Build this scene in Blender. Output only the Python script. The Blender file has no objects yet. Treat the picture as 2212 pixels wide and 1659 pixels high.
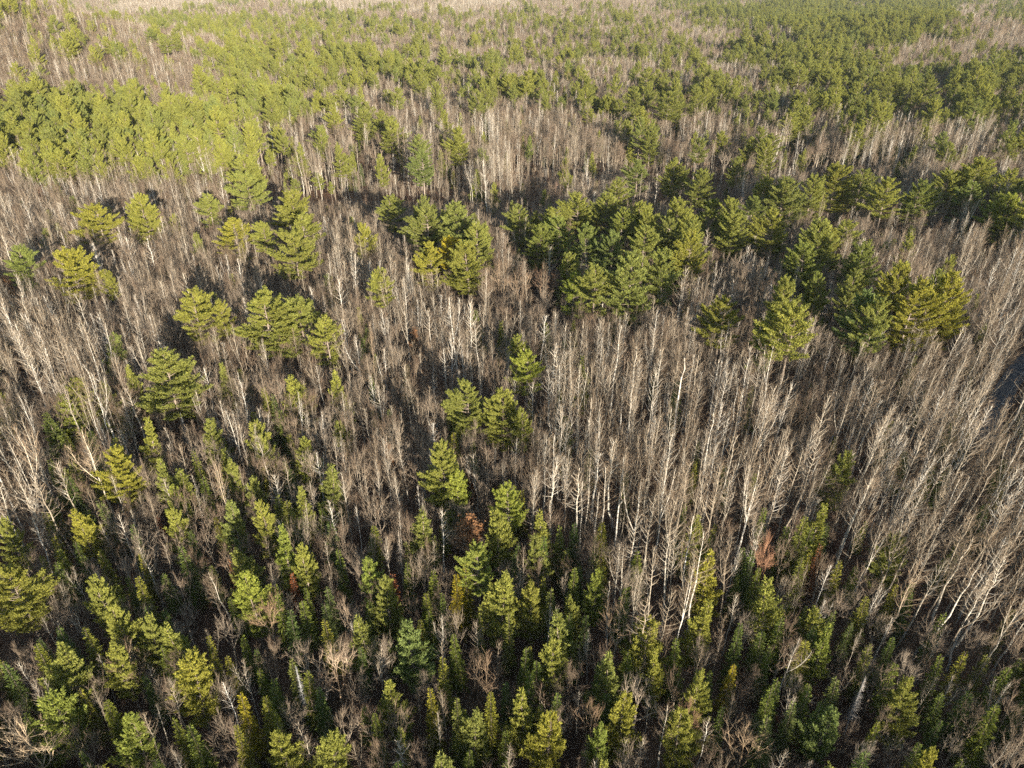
import bpy, math
import numpy as np
R = math.radians
sc = bpy.context.scene
rng = np.random.RandomState(7)

# ------------------------------------------------------------------ camera, sky, sun, exposure
CAM_H, PITCH, F, CX, CY = 84.0, R(30.2), 1536.0, 1106.0, 829.5     # F, CX, CY in units of a 2212 x 1659 frame
cam_d = bpy.data.cameras.new('camera'); cam = bpy.data.objects.new('camera', cam_d)
sc.collection.objects.link(cam); sc.camera = cam
cam.location = (0, 0, CAM_H); cam.rotation_euler = (R(90) - PITCH, 0, 0)
cam_d.sensor_width = 36; cam_d.lens = 36 * F / 2212; cam_d.clip_start = 0.5; cam_d.clip_end = 20000

SUN_EL, SUN_AZ = R(12.0), R(157.5)          # azimuth from +Y towards +X: the sun is low behind the camera, a little to the right
world = bpy.data.worlds.new('World'); sc.world = world; world.use_nodes = True
wn = world.node_tree; wn.nodes.clear()
sky = wn.nodes.new('ShaderNodeTexSky'); sky.sky_type = 'NISHITA'; sky.sun_disc = False
sky.sun_elevation = SUN_EL; sky.sun_rotation = SUN_AZ; sky.altitude = 100; sky.air_density = 1.2; sky.dust_density = 0.5
bg = wn.nodes.new('ShaderNodeBackground'); bg.inputs['Strength'].default_value = 0.10
wo = wn.nodes.new('ShaderNodeOutputWorld')
wn.links.new(sky.outputs[0], bg.inputs['Color']); wn.links.new(bg.outputs[0], wo.inputs['Surface'])
sd = bpy.data.lights.new('sun', 'SUN'); sun = bpy.data.objects.new('sun', sd); sc.collection.objects.link(sun)
sd.energy = 5.0; sd.angle = R(0.5); sd.color = (1.0, 0.92, 0.77)
sun.rotation_euler = (R(90) - SUN_EL, 0, math.pi - SUN_AZ)   # light comes from azimuth SUN_AZ
sun.location = (60, -150, 60)
vs = sc.view_settings; vs.view_transform = 'Standard'; vs.look = 'None'; vs.exposure = 1.45; vs.gamma = 1.0; vs.use_curve_mapping = False
cy = sc.cycles
cy.max_bounces = 5; cy.diffuse_bounces = 3; cy.glossy_bounces = 1; cy.transmission_bounces = 3; cy.transparent_max_bounces = 4; cy.volume_bounces = 0
cy.use_adaptive_sampling = True; cy.adaptive_threshold = 0.02; cy.use_denoising = False; cy.denoiser = 'OPENIMAGEDENOISE'; cy.denoising_prefilter = 'ACCURATE'; cy.caustics_reflective = False; cy.caustics_refractive = False

# ------------------------------------------------------------------ projection helpers (frame pixels <-> ground)
sp, cp = math.sin(PITCH), math.cos(PITCH)
def height(x, y):
    x = np.asarray(x, float); y = np.asarray(y, float)
    h = 62 * np.exp(-(((x + 450) / 175) ** 2 + ((y - 540) / 260) ** 2))
    h = h + 2.2 * np.sin(x * 0.013 + 1.0) * np.cos(y * 0.011) * np.clip((y - 120) / 200, 0, 1)
    h = h + 16 * np.exp(-(((x - 620) / 260) ** 2 + ((y - 980) / 150) ** 2))
    h = h - 3.0 * np.exp(-(((x - 60) / 190) ** 2 + ((y - 285) / 45) ** 2))
    return h
def ray(px, py):
    a = (px - CX) / F; b = -(py - CY) / F
    return a, cp + b * sp, -sp + b * cp
def at(px, py, hh=0.0):
    """world x, y where the ray through a frame pixel meets the surface hh metres above the ground"""
    dx, dy, dz = ray(px, py); t = 20.0
    for _ in range(60):
        z = CAM_H + dz * t; g = float(height(dx * t, dy * t)) + hh
        t += (z - g) / max(0.12, -dz) * 0.6
        t = min(max(t, 5), 4000)
    return dx * t, dy * t
def proj(x, y, z):
    zz = np.asarray(z) - CAM_H
    dep = y * cp - zz * sp; up = y * sp + zz * cp
    d = np.maximum(dep, 0.1)
    return CX + F * x / d, CY - F * up / d, dep

# ------------------------------------------------------------------ materials
def new_mat(name):
    m = bpy.data.materials.new(name); m.use_nodes = True; m.node_tree.nodes.clear(); return m, m.node_tree
def ramp2(nt, fac, stops):
    r = nt.nodes.new('ShaderNodeValToRGB'); e = r.color_ramp.elements
    while len(e) < len(stops): e.new(0.5)
    for i, (p, c) in enumerate(stops): e[i].position = p; e[i].color = (*c, 1)
    nt.links.new(fac, r.inputs[0]); return r.outputs[0]
def mul(nt, a, b, fac=1.0):
    m = nt.nodes.new('ShaderNodeMix'); m.data_type = 'RGBA'; m.blend_type = 'MULTIPLY'; m.inputs[0].default_value = fac
    nt.links.new(a, m.inputs[6])
    if isinstance(b, tuple): m.inputs[7].default_value = (*b, 1)
    else: nt.links.new(b, m.inputs[7])
    return m.outputs[2]
def organic(name, tree_stops, bit_lo=0.7, bit_hi=1.25, transl=0.0, noise_scale=1.0, bands=None):
    """colour varies from tree to tree, from needle tuft to needle tuft and over broad patches; obj.color tints single trees"""
    m, nt = new_mat(name); n = nt.nodes
    oi = n.new('ShaderNodeObjectInfo'); geo = n.new('ShaderNodeNewGeometry')
    c = ramp2(nt, oi.outputs['Random'], tree_stops)
    tc = n.new('ShaderNodeTexCoord'); nz = n.new('ShaderNodeTexNoise'); nz.inputs['Scale'].default_value = noise_scale; nz.inputs['Detail'].default_value = 1.0
    nt.links.new(tc.outputs['Object'], nz.inputs['Vector'])
    v = ramp2(nt, nz.outputs[0], [(0.3, (bit_lo,) * 3), (0.7, (bit_hi,) * 3)])
    c = mul(nt, c, v)
    c = mul(nt, c, ramp2(nt, geo.outputs['Random Per Island'], [(0.0, (0.82, 0.80, 0.80)), (0.6, (1.0, 1.0, 1.0)), (1.0, (1.22, 1.15, 1.05))]))
    if bands:                                            # dark lenticel marks on pale bark
        nb = n.new('ShaderNodeTexNoise'); nb.inputs['Scale'].default_value = 1.0; nb.inputs['Detail'].default_value = 2
        mp = n.new('ShaderNodeMapping'); mp.inputs['Scale'].default_value = (2.5, 2.5, 2.2)
        nt.links.new(tc.outputs['Object'], mp.inputs[0]); nt.links.new(mp.outputs[0], nb.inputs['Vector'])
        c = mul(nt, c, ramp2(nt, nb.outputs[0], [(0.36, (bands,) * 3), (0.46, (1, 1, 1))]))
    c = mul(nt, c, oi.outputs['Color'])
    d = n.new('ShaderNodeBsdfDiffuse'); nt.links.new(c, d.inputs['Color']); out = d.outputs[0]
    if transl:
        t = n.new('ShaderNodeBsdfTranslucent'); nt.links.new(c, t.inputs['Color'])
        mx = n.new('ShaderNodeMixShader'); mx.inputs[0].default_value = transl
        nt.links.new(out, mx.inputs[1]); nt.links.new(t.outputs[0], mx.inputs[2]); out = mx.outputs[0]
    o = n.new('ShaderNodeOutputMaterial'); nt.links.new(out, o.inputs['Surface'])
    return m
M = {}
M['pine'] = organic('pine_needles', [(0.0, (0.20, 0.215, 0.060)), (0.4, (0.24, 0.25, 0.060)), (0.75, (0.27, 0.275, 0.062)), (1.0, (0.20, 0.23, 0.070))], 0.8, 1.2, 0.3, 0.9)
M['fir'] = organic('fir_needles', [(0.0, (0.10, 0.135, 0.04)), (0.5, (0.155, 0.18, 0.036)), (0.8, (0.22, 0.205, 0.036)), (1.0, (0.115, 0.145, 0.05))], 0.75, 1.2, 0.25, 1.2)
M['pine_bark'] = organic('pine_bark', [(0.0, (0.20, 0.155, 0.12)), (1.0, (0.29, 0.235, 0.19))], 0.7, 1.15, 0, 2.0)
M['fir_bark'] = organic('fir_bark', [(0.0, (0.12, 0.095, 0.075)), (1.0, (0.17, 0.135, 0.11))], 0.7, 1.1, 0, 2.0)
M['aspen_bark'] = organic('aspen_bark', [(0.0, (0.24, 0.19, 0.14)), (0.5, (0.38, 0.325, 0.255)), (0.8, (0.54, 0.485, 0.41)), (1.0, (0.70, 0.65, 0.58))], 0.75, 1.1, 0, 1.4, 0.5)
M['aspen_twig'] = organic('aspen_twig', [(0.0, (0.20, 0.145, 0.10)), (1.0, (0.31, 0.24, 0.175))], 0.85, 1.1, 0, 1.0)
M['maple_bark'] = organic('maple_bark', [(0.0, (0.23, 0.175, 0.125)), (0.6, (0.32, 0.255, 0.19)), (1.0, (0.42, 0.35, 0.275))], 0.75, 1.1, 0, 1.4)
M['maple_twig'] = organic('maple_twig', [(0.0, (0.18, 0.12, 0.085)), (0.5, (0.23, 0.17, 0.125)), (1.0, (0.29, 0.23, 0.175))], 0.85, 1.1, 0, 1.0)
M['brush_twig'] = organic('brush_twig', [(0.0, (0.085, 0.055, 0.042)), (0.5, (0.14, 0.10, 0.075)), (1.0, (0.20, 0.155, 0.12))], 0.8, 1.1, 0, 1.0)
M['oak_leaf'] = organic('oak_leaf', [(0.0, (0.24, 0.12, 0.06)), (1.0, (0.30, 0.16, 0.08))], 0.7, 1.2, 0.25, 1.5)
M['rust'] = organic('rust_needles', [(0.0, (0.25, 0.11, 0.05)), (1.0, (0.28, 0.14, 0.065))], 0.7, 1.2, 0.2, 1.5)
M['grey_wood'] = organic('grey_wood', [(0.0, (0.38, 0.345, 0.30)), (1.0, (0.5, 0.46, 0.41))], 0.8, 1.1, 0, 1.5)
def ground_mat():
    m, nt = new_mat('forest_floor_litter'); n = nt.nodes
    tc = n.new('ShaderNodeTexCoord')
    a = n.new('ShaderNodeTexNoise'); a.inputs['Scale'].default_value = 0.06; a.inputs['Detail'].default_value = 6
    b = n.new('ShaderNodeTexNoise'); b.inputs['Scale'].default_value = 1.3; b.inputs['Detail'].default_value = 8; b.inputs['Roughness'].default_value = 0.7
    for t in (a, b): nt.links.new(tc.outputs['Object'], t.inputs['Vector'])
    c = ramp2(nt, a.outputs[0], [(0.35, (0.105, 0.06, 0.042)), (0.55, (0.15, 0.095, 0.065)), (0.72, (0.11, 0.085, 0.05))])
    c = mul(nt, c, ramp2(nt, b.outputs[0], [(0.3, (0.5, 0.48, 0.46)), (0.7, (1.35, 1.3, 1.25))]))
    d = n.new('ShaderNodeBsdfDiffuse'); nt.links.new(c, d.inputs['Color'])
    bp = n.new('ShaderNodeBump'); bp.inputs['Strength'].default_value = 0.8; bp.inputs['Distance'].default_value = 0.3
    nt.links.new(b.outputs[0], bp.inputs['Height']); nt.links.new(bp.outputs[0], d.inputs['Normal'])
    o = n.new('ShaderNodeOutputMaterial'); nt.links.new(d.outputs[0], o.inputs['Surface']); return m
def asphalt_mat():
    m, nt = new_mat('worn_asphalt'); n = nt.nodes
    tc = n.new('ShaderNodeTexCoord'); a = n.new('ShaderNodeTexNoise'); a.inputs['Scale'].default_value = 0.7; a.inputs['Detail'].default_value = 8
    nt.links.new(tc.outputs['Object'], a.inputs['Vector'])
    c = ramp2(nt, a.outputs[0], [(0.3, (0.075, 0.075, 0.08)), (0.7, (0.14, 0.137, 0.135))])
    p = n.new('ShaderNodeBsdfPrincipled'); nt.links.new(c, p.inputs['Base Color']); p.inputs['Specular IOR Level'].default_value = 0.2; p.inputs['Roughness'].default_value = 0.85
    o = n.new('ShaderNodeOutputMaterial'); nt.links.new(p.outputs[0], o.inputs['Surface']); return m
M['ground'] = ground_mat(); M['asphalt'] = asphalt_mat()

# ------------------------------------------------------------------ mesh building
class Mesh:
    def __init__(s): s.v = []; s.f = []; s.m = []; s.n = 0
    def add(s, v, f, mat=0):
        v = np.asarray(v, float).reshape(-1, 3); f = np.asarray(f, int).reshape(-1, 3)
        s.v.append(v); s.f.append(f + s.n); s.m.append(np.full(len(f), mat)); s.n += len(v)
    def tube(s, pts, rad, k=4, mat=0):
        pts = np.asarray(pts, float); rad = np.broadcast_to(rad, (len(pts),)); n = len(pts)
        d = np.gradient(pts, axis=0); d /= np.linalg.norm(d, axis=1, keepdims=True) + 1e-9
        ref = np.array([1.0, 0, 0]) if abs(d[0][0]) < 0.8 else np.array([0, 1.0, 0])
        u = np.cross(d, ref); u /= np.linalg.norm(u, axis=1, keepdims=True) + 1e-9; w = np.cross(d, u)
        a = np.arange(k) * 2 * math.pi / k
        v = pts[:, None] + rad[:, None, None] * (u[:, None] * np.cos(a)[None, :, None] + w[:, None] * np.sin(a)[None, :, None])
        i = np.arange(n - 1)[:, None] * k; j = np.arange(k)[None]; j2 = (j + 1) % k
        q = np.stack([i + j, i + j2, i + k + j2, i + k + j], -1).reshape(-1, 4)
        s.add(v, np.concatenate([q[:, [0, 1, 2]], q[:, [0, 2, 3]]]), mat)
    def spikes(s, P, D, L, W, mat=0):
        """thin twigs: three-sided spikes"""
        P = np.asarray(P, float).reshape(-1, 3); D = np.asarray(D, float).reshape(-1, 3); n = len(P)
        if not n: return
        D = D / (np.linalg.norm(D, axis=1, keepdims=True) + 1e-9); L = np.broadcast_to(L, (n,)); W = np.broadcast_to(W, (n,))
        u = np.cross(D, np.array([0.31, 0.52, 0.79])); u /= np.linalg.norm(u, axis=1, keepdims=True) + 1e-9; w = np.cross(D, u)
        v = np.empty((n, 4, 3))
        for k in range(3):
            a = k * 2.0944; v[:, k] = P + W[:, None] * (u * math.cos(a) + w * math.sin(a))
        v[:, 3] = P + D * L[:, None]
        b = np.arange(n)[:, None] * 4
        s.add(v, np.concatenate([b + [0, 1, 3], b + [1, 2, 3], b + [2, 0, 3]]), mat)
    def blades(s, P, D, L, W, r, mat=0):
        """needle bunches and leaves: narrow pointed faces"""
        P = np.asarray(P, float).reshape(-1, 3); D = np.asarray(D, float).reshape(-1, 3); n = len(P)
        if not n: return
        D = D / (np.linalg.norm(D, axis=1, keepdims=True) + 1e-9)
        u = np.cross(D, r.normal(size=(n, 3))); u /= np.linalg.norm(u, axis=1, keepdims=True) + 1e-9
        L = np.broadcast_to(L, (n,))[:, None]; W = np.broadcast_to(W, (n,))[:, None]
        v = np.stack([P, P + D * L * 0.45 - u * W * 0.5, P + D * L, P + D * L * 0.45 + u * W * 0.5], 1)
        b = np.arange(n)[:, None] * 4
        s.add(v, np.concatenate([b + [0, 1, 2], b + [0, 2, 3]]), mat)
    def build(s, name, mats):
        me = bpy.data.meshes.new(name); v = np.concatenate(s.v); f = np.concatenate(s.f); m = np.concatenate(s.m)
        me.vertices.add(len(v)); me.vertices.foreach_set('co', v.ravel())
        me.loops.add(f.size); me.loops.foreach_set('vertex_index', f.ravel())
        me.polygons.add(len(f)); me.polygons.foreach_set('loop_start', np.arange(len(f)) * 3)
        for x in mats: me.materials.append(x)
        me.polygons.foreach_set('material_index', m.astype('i4'))
        me.update(calc_edges=True); me.validate(); return me
def unit(az, el): return np.array([math.cos(az) * math.cos(el), math.sin(az) * math.cos(el), math.sin(el)])
def arc(p, az, e0, e1, L, n, r, wob=0.12):
    """a limb: elevation turns from e0 to e1 along its length"""
    pts = [np.array(p, float)]
    for i in range(n):
        az += r.normal() * wob; e = e0 + (e1 - e0) * (i / max(1, n - 1)) + r.normal() * wob * 0.6
        pts.append(pts[-1] + unit(az, e) * L / n)
    return np.array(pts)
def sample(pts, s):
    x = np.clip(s, 0, 0.9999) * (len(pts) - 1); i = int(x); return pts[i] + (pts[i + 1] - pts[i]) * (x - i), pts[i + 1] - pts[i]
def stem(H, r, wob, n=9, lean=0.0):
    p = np.zeros((n, 3)); p[:, 2] = np.linspace(0, H, n); w = np.cumsum(r.normal(size=(n, 2)) * wob, 0); w[0] = 0
    p[:, :2] = w; p[:, 0] += lean * (p[:, 2] / H) ** 1.5 * H; return p

def pine(seed, H, Rr, cb, nl, dense=1.0, top='round', gap=0.0, fork=0.0):
    r = np.random.RandomState(seed); T = Mesh(); C = Mesh()
    st = stem(H * 0.985, r, 0.10); T.tube(st, np.linspace(0.0115 * H + 0.02, 0.03, len(st)), 6)
    az0 = r.uniform(0, 6.28); P = []; D = []; LL = []; az = r.uniform(0, 6.28)
    for i in range(nl):
        t = (i + 0.5) / nl
        lay = round(t * nl / 5.0) * 5.0 / nl                                  # whorls
        t2 = 0.72 * min(lay, 1) + 0.28 * t
        z = H * (1 - (1 - cb) * t2 ** 0.92); az += 2.4 + r.normal() * 0.5
        prof = (0.24 + 0.86 * (t2 / 0.66) ** 0.66) if t2 < 0.66 else 1.10 * (1 - 0.5 * (t2 - 0.66) / 0.34)
        if top == 'cone': prof = 0.10 + 0.95 * t2 ** 0.85 if t2 < 0.85 else 0.93 - (t2 - .85) * 1.5
        L = Rr * prof * r.uniform(0.68, 1.12) * (1 + 0.2 * math.cos(az - az0))
        if t > 0.35 and r.rand() < 0.10 + gap: L *= 0.4
        if gap and r.rand() < gap: continue
        e0 = R(58) * (1 - t2) ** 1.3 + R(-4) * t2 + R(r.normal() * 6); e1 = R(66) * (1 - t2) + R(26) * t2
        p0, _ = sample(st, z / H * 1.0)
        lp = arc(p0, az, e0, e1, L, 6, r); T.tube(lp, np.linspace(0.014 * L + 0.02, 0.012, 7), 3)
        s = 0.16 + 0.1 * r.rand(); side = 1
        while s < 1.0:
            q, d = sample(lp, s); dn = d / np.linalg.norm(d)
            P.append(q); D.append(dn); LL.append(1.0)
            tl = min(1.7, max(0.35, 0.42 * L * (1.12 - s))) * r.uniform(0.7, 1.2); side = -side
            a = math.atan2(dn[1], dn[0]) + side * R(r.uniform(30, 62)); e = math.asin(np.clip(dn[2], -1, 1)) + R(r.uniform(-4, 16))
            td = unit(a, e); k = max(1, int(tl / (0.28 / dense)))
            for j in range(k):
                P.append(q + td * tl * (j + 1) / k + np.array([0, 0, 0.10 * ((j + 1) / k) ** 2 * tl])); D.append(td); LL.append(1.0)
            s += 0.22 / dense / L
    P = np.array(P); D = np.array(D); k = 11; n = len(P)
    PP = np.repeat(P, k, 0) + r.normal(size=(n * k, 3)) * 0.07
    DD = np.repeat(D, k, 0) * 0.75 + np.array([0, 0, 0.50]) + r.normal(size=(n * k, 3)) * 0.42
    C.blades(PP, DD, r.uniform(0.26, 0.46, n * k), r.uniform(0.08, 0.125, n * k), r)
    nd = int(16 * cb * H / 10); zs = r.uniform(cb * 0.4, cb * 1.05, nd)           # dead stubs under the crown
    T.spikes([sample(st, z)[0] for z in zs], [unit(r.uniform(0, 6.28), R(r.uniform(-5, 15))) for _ in zs], r.uniform(0.6, 2.4, nd), 0.022)
    return T, C
def fir(seed, H, Rr, cb=0.1, needles=1.0):
    r = np.random.RandomState(seed); T = Mesh(); C = Mesh(); st = stem(H, r, 0.03); T.tube(st, np.linspace(0.011 * H, 0.015, len(st)), 5)
    P = []; D = []; SP = []; SD = []; SL = []; z = cb * H; az = 0
    while z < H * 0.985:
        t = 1 - (z / H - cb) / (1 - cb)
        for _ in range(6):
            az += 1.05 + r.normal() * 0.35; L = (Rr * t ** 0.8 + 0.12) * r.uniform(0.65, 1.15); el = R(18 - 30 * t) + R(r.normal() * 6)
            p0, _d = sample(st, (z + r.uniform(-0.12, 0.12)) / H); d = unit(az, el); SP.append(p0); SD.append(d); SL.append(L)
            s = 0.15
            while s < L:
                q = p0 + d * s + np.array([0, 0, -0.05 * (s / L) ** 2])
                for sg in (-1, 1):
                    if r.rand() < needles: P.append(q); D.append(unit(az + sg * R(r.uniform(20, 60)), el + R(r.uniform(-10, 22))))
                s += 0.14
        z += 0.34
    T.spikes(SP, SD, SL, 0.014); n = len(P)
    if n: C.blades(P, D, r.uniform(0.26, 0.46, n), r.uniform(0.10, 0.16, n), r)
    return T, C
def twiggy(C, r, p, d, L, n, w):
    """a spray of n fine twigs along a shoot"""
    s = np.sort(r.uniform(0.15, 1, n)); P = p + d * L * s[:, None]
    D = d * 1.0 + r.normal(size=(n, 3)) * 0.42 + np.array([0, 0, 0.22])
    C.spikes(P, D, L * r.uniform(0.35, 0.7, n), w, 1)
def aspen(seed, H, cb=0.45, spread=1.0, wob=0.12, fork=0.0, lean=0.0, dens=1.0):
    r = np.random.RandomState(seed); T = Mesh(); C = Mesh()
    st = stem(H, r, wob, 11, lean); T.tube(st, np.linspace(0.0088 * H + 0.012, 0.024, len(st)), 6)
    stems = [(st, cb, int(26 * dens))]
    if r.rand() < fork:
        p0, _ = sample(st, 0.5); fp = arc(p0, r.uniform(0, 6.28), R(62), R(84), H * 0.45, 6, r, 0.05); T.tube(fp, np.linspace(0.0045 * H, 0.02, 7), 4); stems.append((fp, 0.15, int(14 * dens)))
    for path, c0, nb in stems:
        for i in range(nb):
            s = c0 + (0.985 - c0) * (i / nb) ** 0.9; t = (s - c0) / (1 - c0)
            p, _ = sample(path, s); L = (0.9 + 2.3 * (1 - t) ** 0.8 * min(1, 0.55 + t * 2)) * r.uniform(0.6, 1.25) * spread * H / 18
            az = i * 2.4 + r.normal() * 0.5; e0 = R(34 + 28 * t) + R(r.normal() * 8)
            lp = arc(p, az, e0, e0 + R(18), L, 4, r, 0.14); C.tube(lp, np.linspace(0.02 + 0.010 * L, 0.011, 5), 3, 0)
            for j in range(int(2 + L * 1.7)):
                q, d = sample(lp, r.uniform(0.2, 0.98)); d = d / np.linalg.norm(d)
                sd_ = d * 0.8 + r.normal(size=3) * 0.5 + np.array([0, 0, 0.25]); sd_ /= np.linalg.norm(sd_)
                sl = (0.35 + 0.26 * L) * r.uniform(0.6, 1.2); C.spikes([q], [sd_], sl, 0.013, 1); twiggy(C, r, q, sd_, sl, 4, 0.009)
    return T, C
def maple(seed, H, Rr, cb=0.38, depth=3, leaf=0.0, w=0.0095):
    r = np.random.RandomState(seed); T = Mesh(); C = Mesh(); ends = []
    h0 = H * cb; st = stem(h0, r, 0.07, 5); T.tube(st, np.linspace(0.012 * H + 0.02, 0.010 * H, 5), 6)
    def grow(p, az, el, L, rad, dep):
        lp = arc(p, az, el, min(el + R(10), R(88)), L, 3, r, 0.12)
        (T if dep >= depth - 1 else C).tube(lp, np.linspace(rad, rad * 0.6, 4), 4 if dep >= depth - 1 else 3, 0)
        if dep <= 0:
            d = lp[-1] - lp[0]; d /= np.linalg.norm(d); twiggy(C, r, lp[0], d, L * 1.2, 13 if depth == 3 else 7, w); ends.append((lp[0], d, L)); return
        k = 3 if r.rand() < 0.72 else 4
        for j in range(k):
            q, _ = sample(lp, 1.0 if j < 2 else r.uniform(0.4, 0.9))
            na = az + (j - (k - 1) / 2) * r.uniform(0.9, 1.5) + r.normal() * 0.35; ne = el + R(r.uniform(-24, 12))
            grow(q, na, max(R(6), ne), L * r.uniform(0.62, 0.84), rad * 0.64, dep - 1)
    n0 = 4; a0 = r.uniform(0, 6.28); Lt = (H - h0) * 0.40
    for i in range(n0):
        grow(st[-1] - np.array([0, 0, r.uniform(0, 0.12) * H * (i > 0)]), a0 + i * 6.28 / n0 + r.normal() * 0.3, R(r.uniform(48, 72)) if i else R(82), Lt, 0.0062 * H, depth)
    a = np.concatenate(C.v); sx = Rr / (np.percentile(np.hypot(a[:, 0], a[:, 1]), 97) + 1e-6); zt = H / np.percentile(a[:, 2], 99.5)
    for mm in (T, C):
        for v in mm.v:
            f = 1 + (sx - 1) * np.clip((v[:, 2] - h0) / (0.25 * H), 0, 1); v[:, 0] *= f; v[:, 1] *= f; v[:, 2] *= 1 + (zt - 1) * np.clip((v[:, 2] - 0.2 * h0) / (H - 0.2 * h0), 0, 1)
    if leaf:
        a = np.concatenate(C.v); a = a[r.rand(len(a)) < leaf]; n = len(a)
        pick = np.sin(a[:, 0] * 1.1 + seed) + np.sin(a[:, 2] * 1.3) + np.cos(a[:, 1] * 1.2) > 0.1; a = a[pick]; n = len(a)
        C.blades(a + r.normal(size=(n, 3)) * 0.1, r.normal(size=(n, 3)), r.uniform(0.2, 0.4, n), 0.2, r, 2)
    return T, C
def brush(seed, n, rad, H, green=0):
    r = np.random.RandomState(seed); C = Mesh()
    for i in range(n):
        a, q = r.uniform(0, 6.28), rad * math.sqrt(r.rand()); h = H * r.uniform(0.4, 1.1)
        lp = arc((q * math.cos(a), q * math.sin(a), -0.2), r.uniform(0, 6.28), R(r.uniform(66, 86)), R(80), h, 3, r, 0.12)
        C.tube(lp, np.linspace(0.024, 0.01, 4), 3, 0); d = lp[-1] - lp[0]; d /= np.linalg.norm(d)
        m = 7; s = r.uniform(0.3, 1, m); C.spikes(lp[0] + (lp[-1] - lp[0]) * s[:, None], d + r.normal(size=(m, 3)) * 0.45, r.uniform(0.3, 0.9, m), 0.012)
    return C

KINDS = {}       # kind -> list of (trunk mesh, crown mesh, H, R)
protos = {}      # kind -> list of single-mesh trees for the masses
hidden = bpy.data.collections.new('tree_shapes')
pcount = 0
def reg(kind, T, C, H, Rr, tm, cm):
    global pcount
    i = len(KINDS.setdefault(kind, []))
    tme = T.build(kind + '_trunk', [tm]); cme = C.build(kind + '_crown', cm)
    cv = np.concatenate(C.v); Rr = float(np.percentile(np.hypot(cv[:, 0], cv[:, 1]), 96))
    KINDS[kind].append((tme, cme, H, Rr))
    J = Mesh(); J.v = T.v + C.v; J.m = [np.zeros(len(f)) for f in T.f] + [m + 1 for m in C.m]; J.f = T.f + [f + T.n for f in C.f]; J.n = T.n + C.n
    me = J.build(kind + '_whole', [tm] + cm); o = bpy.data.objects.new('%s_%02d' % (kind, i), me)
    protos.setdefault(kind, []).append(o)
for k, a in enumerate([(24, 5.4, .40, 70), (24, 4.6, .45, 62, 1.0, 'round', .12), (25, 6.0, .52, 62, 1.0, 'round', .18), (23, 5.2, .34, 80), (25, 4.4, .60, 52, 1.0, 'round', .15), (24, 5.6, .42, 72),
        (24, 5.2, .38, 66, 1.0, 'cone', .08), (26, 5.8, .48, 66, 1.0, 'round', .22), (22, 4.8, .36, 74, 1.0, 'cone', .05)]):
    reg('white_pine', *pine(100 + k, *a), a[0], a[1], M['pine_bark'], [M['pine']])
for k, a in enumerate([(14, 2.9, .18, 66), (13, 2.6, .22, 60), (15, 3.1, .25, 64), (14, 2.4, .15, 70)]):
    reg('young_pine', *pine(200 + k, *a, 1.0, 'cone' if k % 2 else 'round'), a[0], a[1], M['pine_bark'], [M['pine']])
for k, a in enumerate([(12, 1.7), (11, 1.4), (13, 1.9), (10, 1.25), (12, 1.5, .25)]):
    reg('fir_tree', *fir(300 + k, *a), a[0], a[1], M['fir_bark'], [M['fir']])
for k in range(7):
    H = (19, 20, 18, 21, 19, 17, 20)[k]
    reg('bare_aspen', *aspen(400 + k, H, (.56, .48, .6, .56, .42, .5, .64)[k], (.85, 1.0, .7, .8, 1.15, .95, .7)[k], (.08, .11, .12, .09, .15, .11, .08)[k], (0, .9, 0, .9, 1, 0, .9)[k]), H, 2.4, M['aspen_bark'], [M['aspen_bark'], M['aspen_twig']])
for k in range(6):
    H = (15, 16, 14, 15, 13, 16)[k]; Rr = (3.2, 3.8, 2.8, 3.4, 3.0, 2.6)[k]
    reg('bare_maple', *maple(500 + k, H, Rr, (.38, .34, .42, .45, .3, .5)[k], 4 if k == 4 else 3), H, Rr, M['maple_bark'], [M['maple_bark'], M['maple_twig']])
for k in range(2):
    reg('rusty_oak', *maple(560 + k, 11, 2.9, .35, 4, 0.10 + 0.08 * k), 11, 2.9, M['maple_bark'], [M['maple_bark'], M['maple_twig'], M['oak_leaf']])
for k in range(2):
    reg('dead_fir', *fir(580 + k, 11, 1.4, .15, 0.75), 11, 1.4, M['fir_bark'], [M['rust']])
gT, gC = fir(590, 12, 1.3, .25, 0.0); bare = Mesh()
rr = np.random.RandomState(5); zz_ = rr.uniform(3, 11.8, 260)
bare.spikes(np.stack([zz_ * 0, zz_ * 0, zz_], 1), [unit(rr.uniform(0, 6.28), R(rr.uniform(-20, 15))) for _ in zz_], (12.3 - zz_) * 0.22, 0.02)
reg('grey_snag', gT, bare, 12, 1.3, M['grey_wood'], [M['grey_wood']])
BR = []
for k in range(4):
    me = brush(600 + k, 26, 2.2, (2.6, 3.6, 4.6, 3.2)[k]).build('brushwood', [M['brush_twig']]); BR.append(bpy.data.objects.new('brush_%02d' % k, me))
protos['brush'] = BR

# ------------------------------------------------------------------ setting: ground, lane
def link(o, parent=None):
    sc.collection.objects.link(o)
    if parent: o.parent = parent
    return o
gx = np.sign(np.linspace(-1, 1, 161)) * np.abs(np.linspace(-1, 1, 161)) ** 2.2 * 6000
gy = -700 + np.linspace(0, 1, 181) ** 1.9 * 8700
X, Y = np.meshgrid(gx, gy); Z = height(X, Y)
v = np.stack([X, Y, Z], -1).reshape(-1, 3); nx = len(gx)
i = (np.arange(len(gy) - 1)[:, None] * nx + np.arange(nx - 1)[None]).ravel()
G = Mesh(); G.add(v, np.concatenate([np.stack([i, i + 1, i + nx + 1], 1), np.stack([i, i + nx + 1, i + nx], 1)]))
g = link(bpy.data.objects.new('ground', G.build('ground', [M['ground']]))); g['kind'] = 'structure'
for p in g.data.polygons: p.use_smooth = True
LANE = np.array([at(2120, 960), at(2148, 895), at(2172, 840), at(2205, 793), at(2250, 745), at(2340, 690), at(2480, 640)], float)
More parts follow.
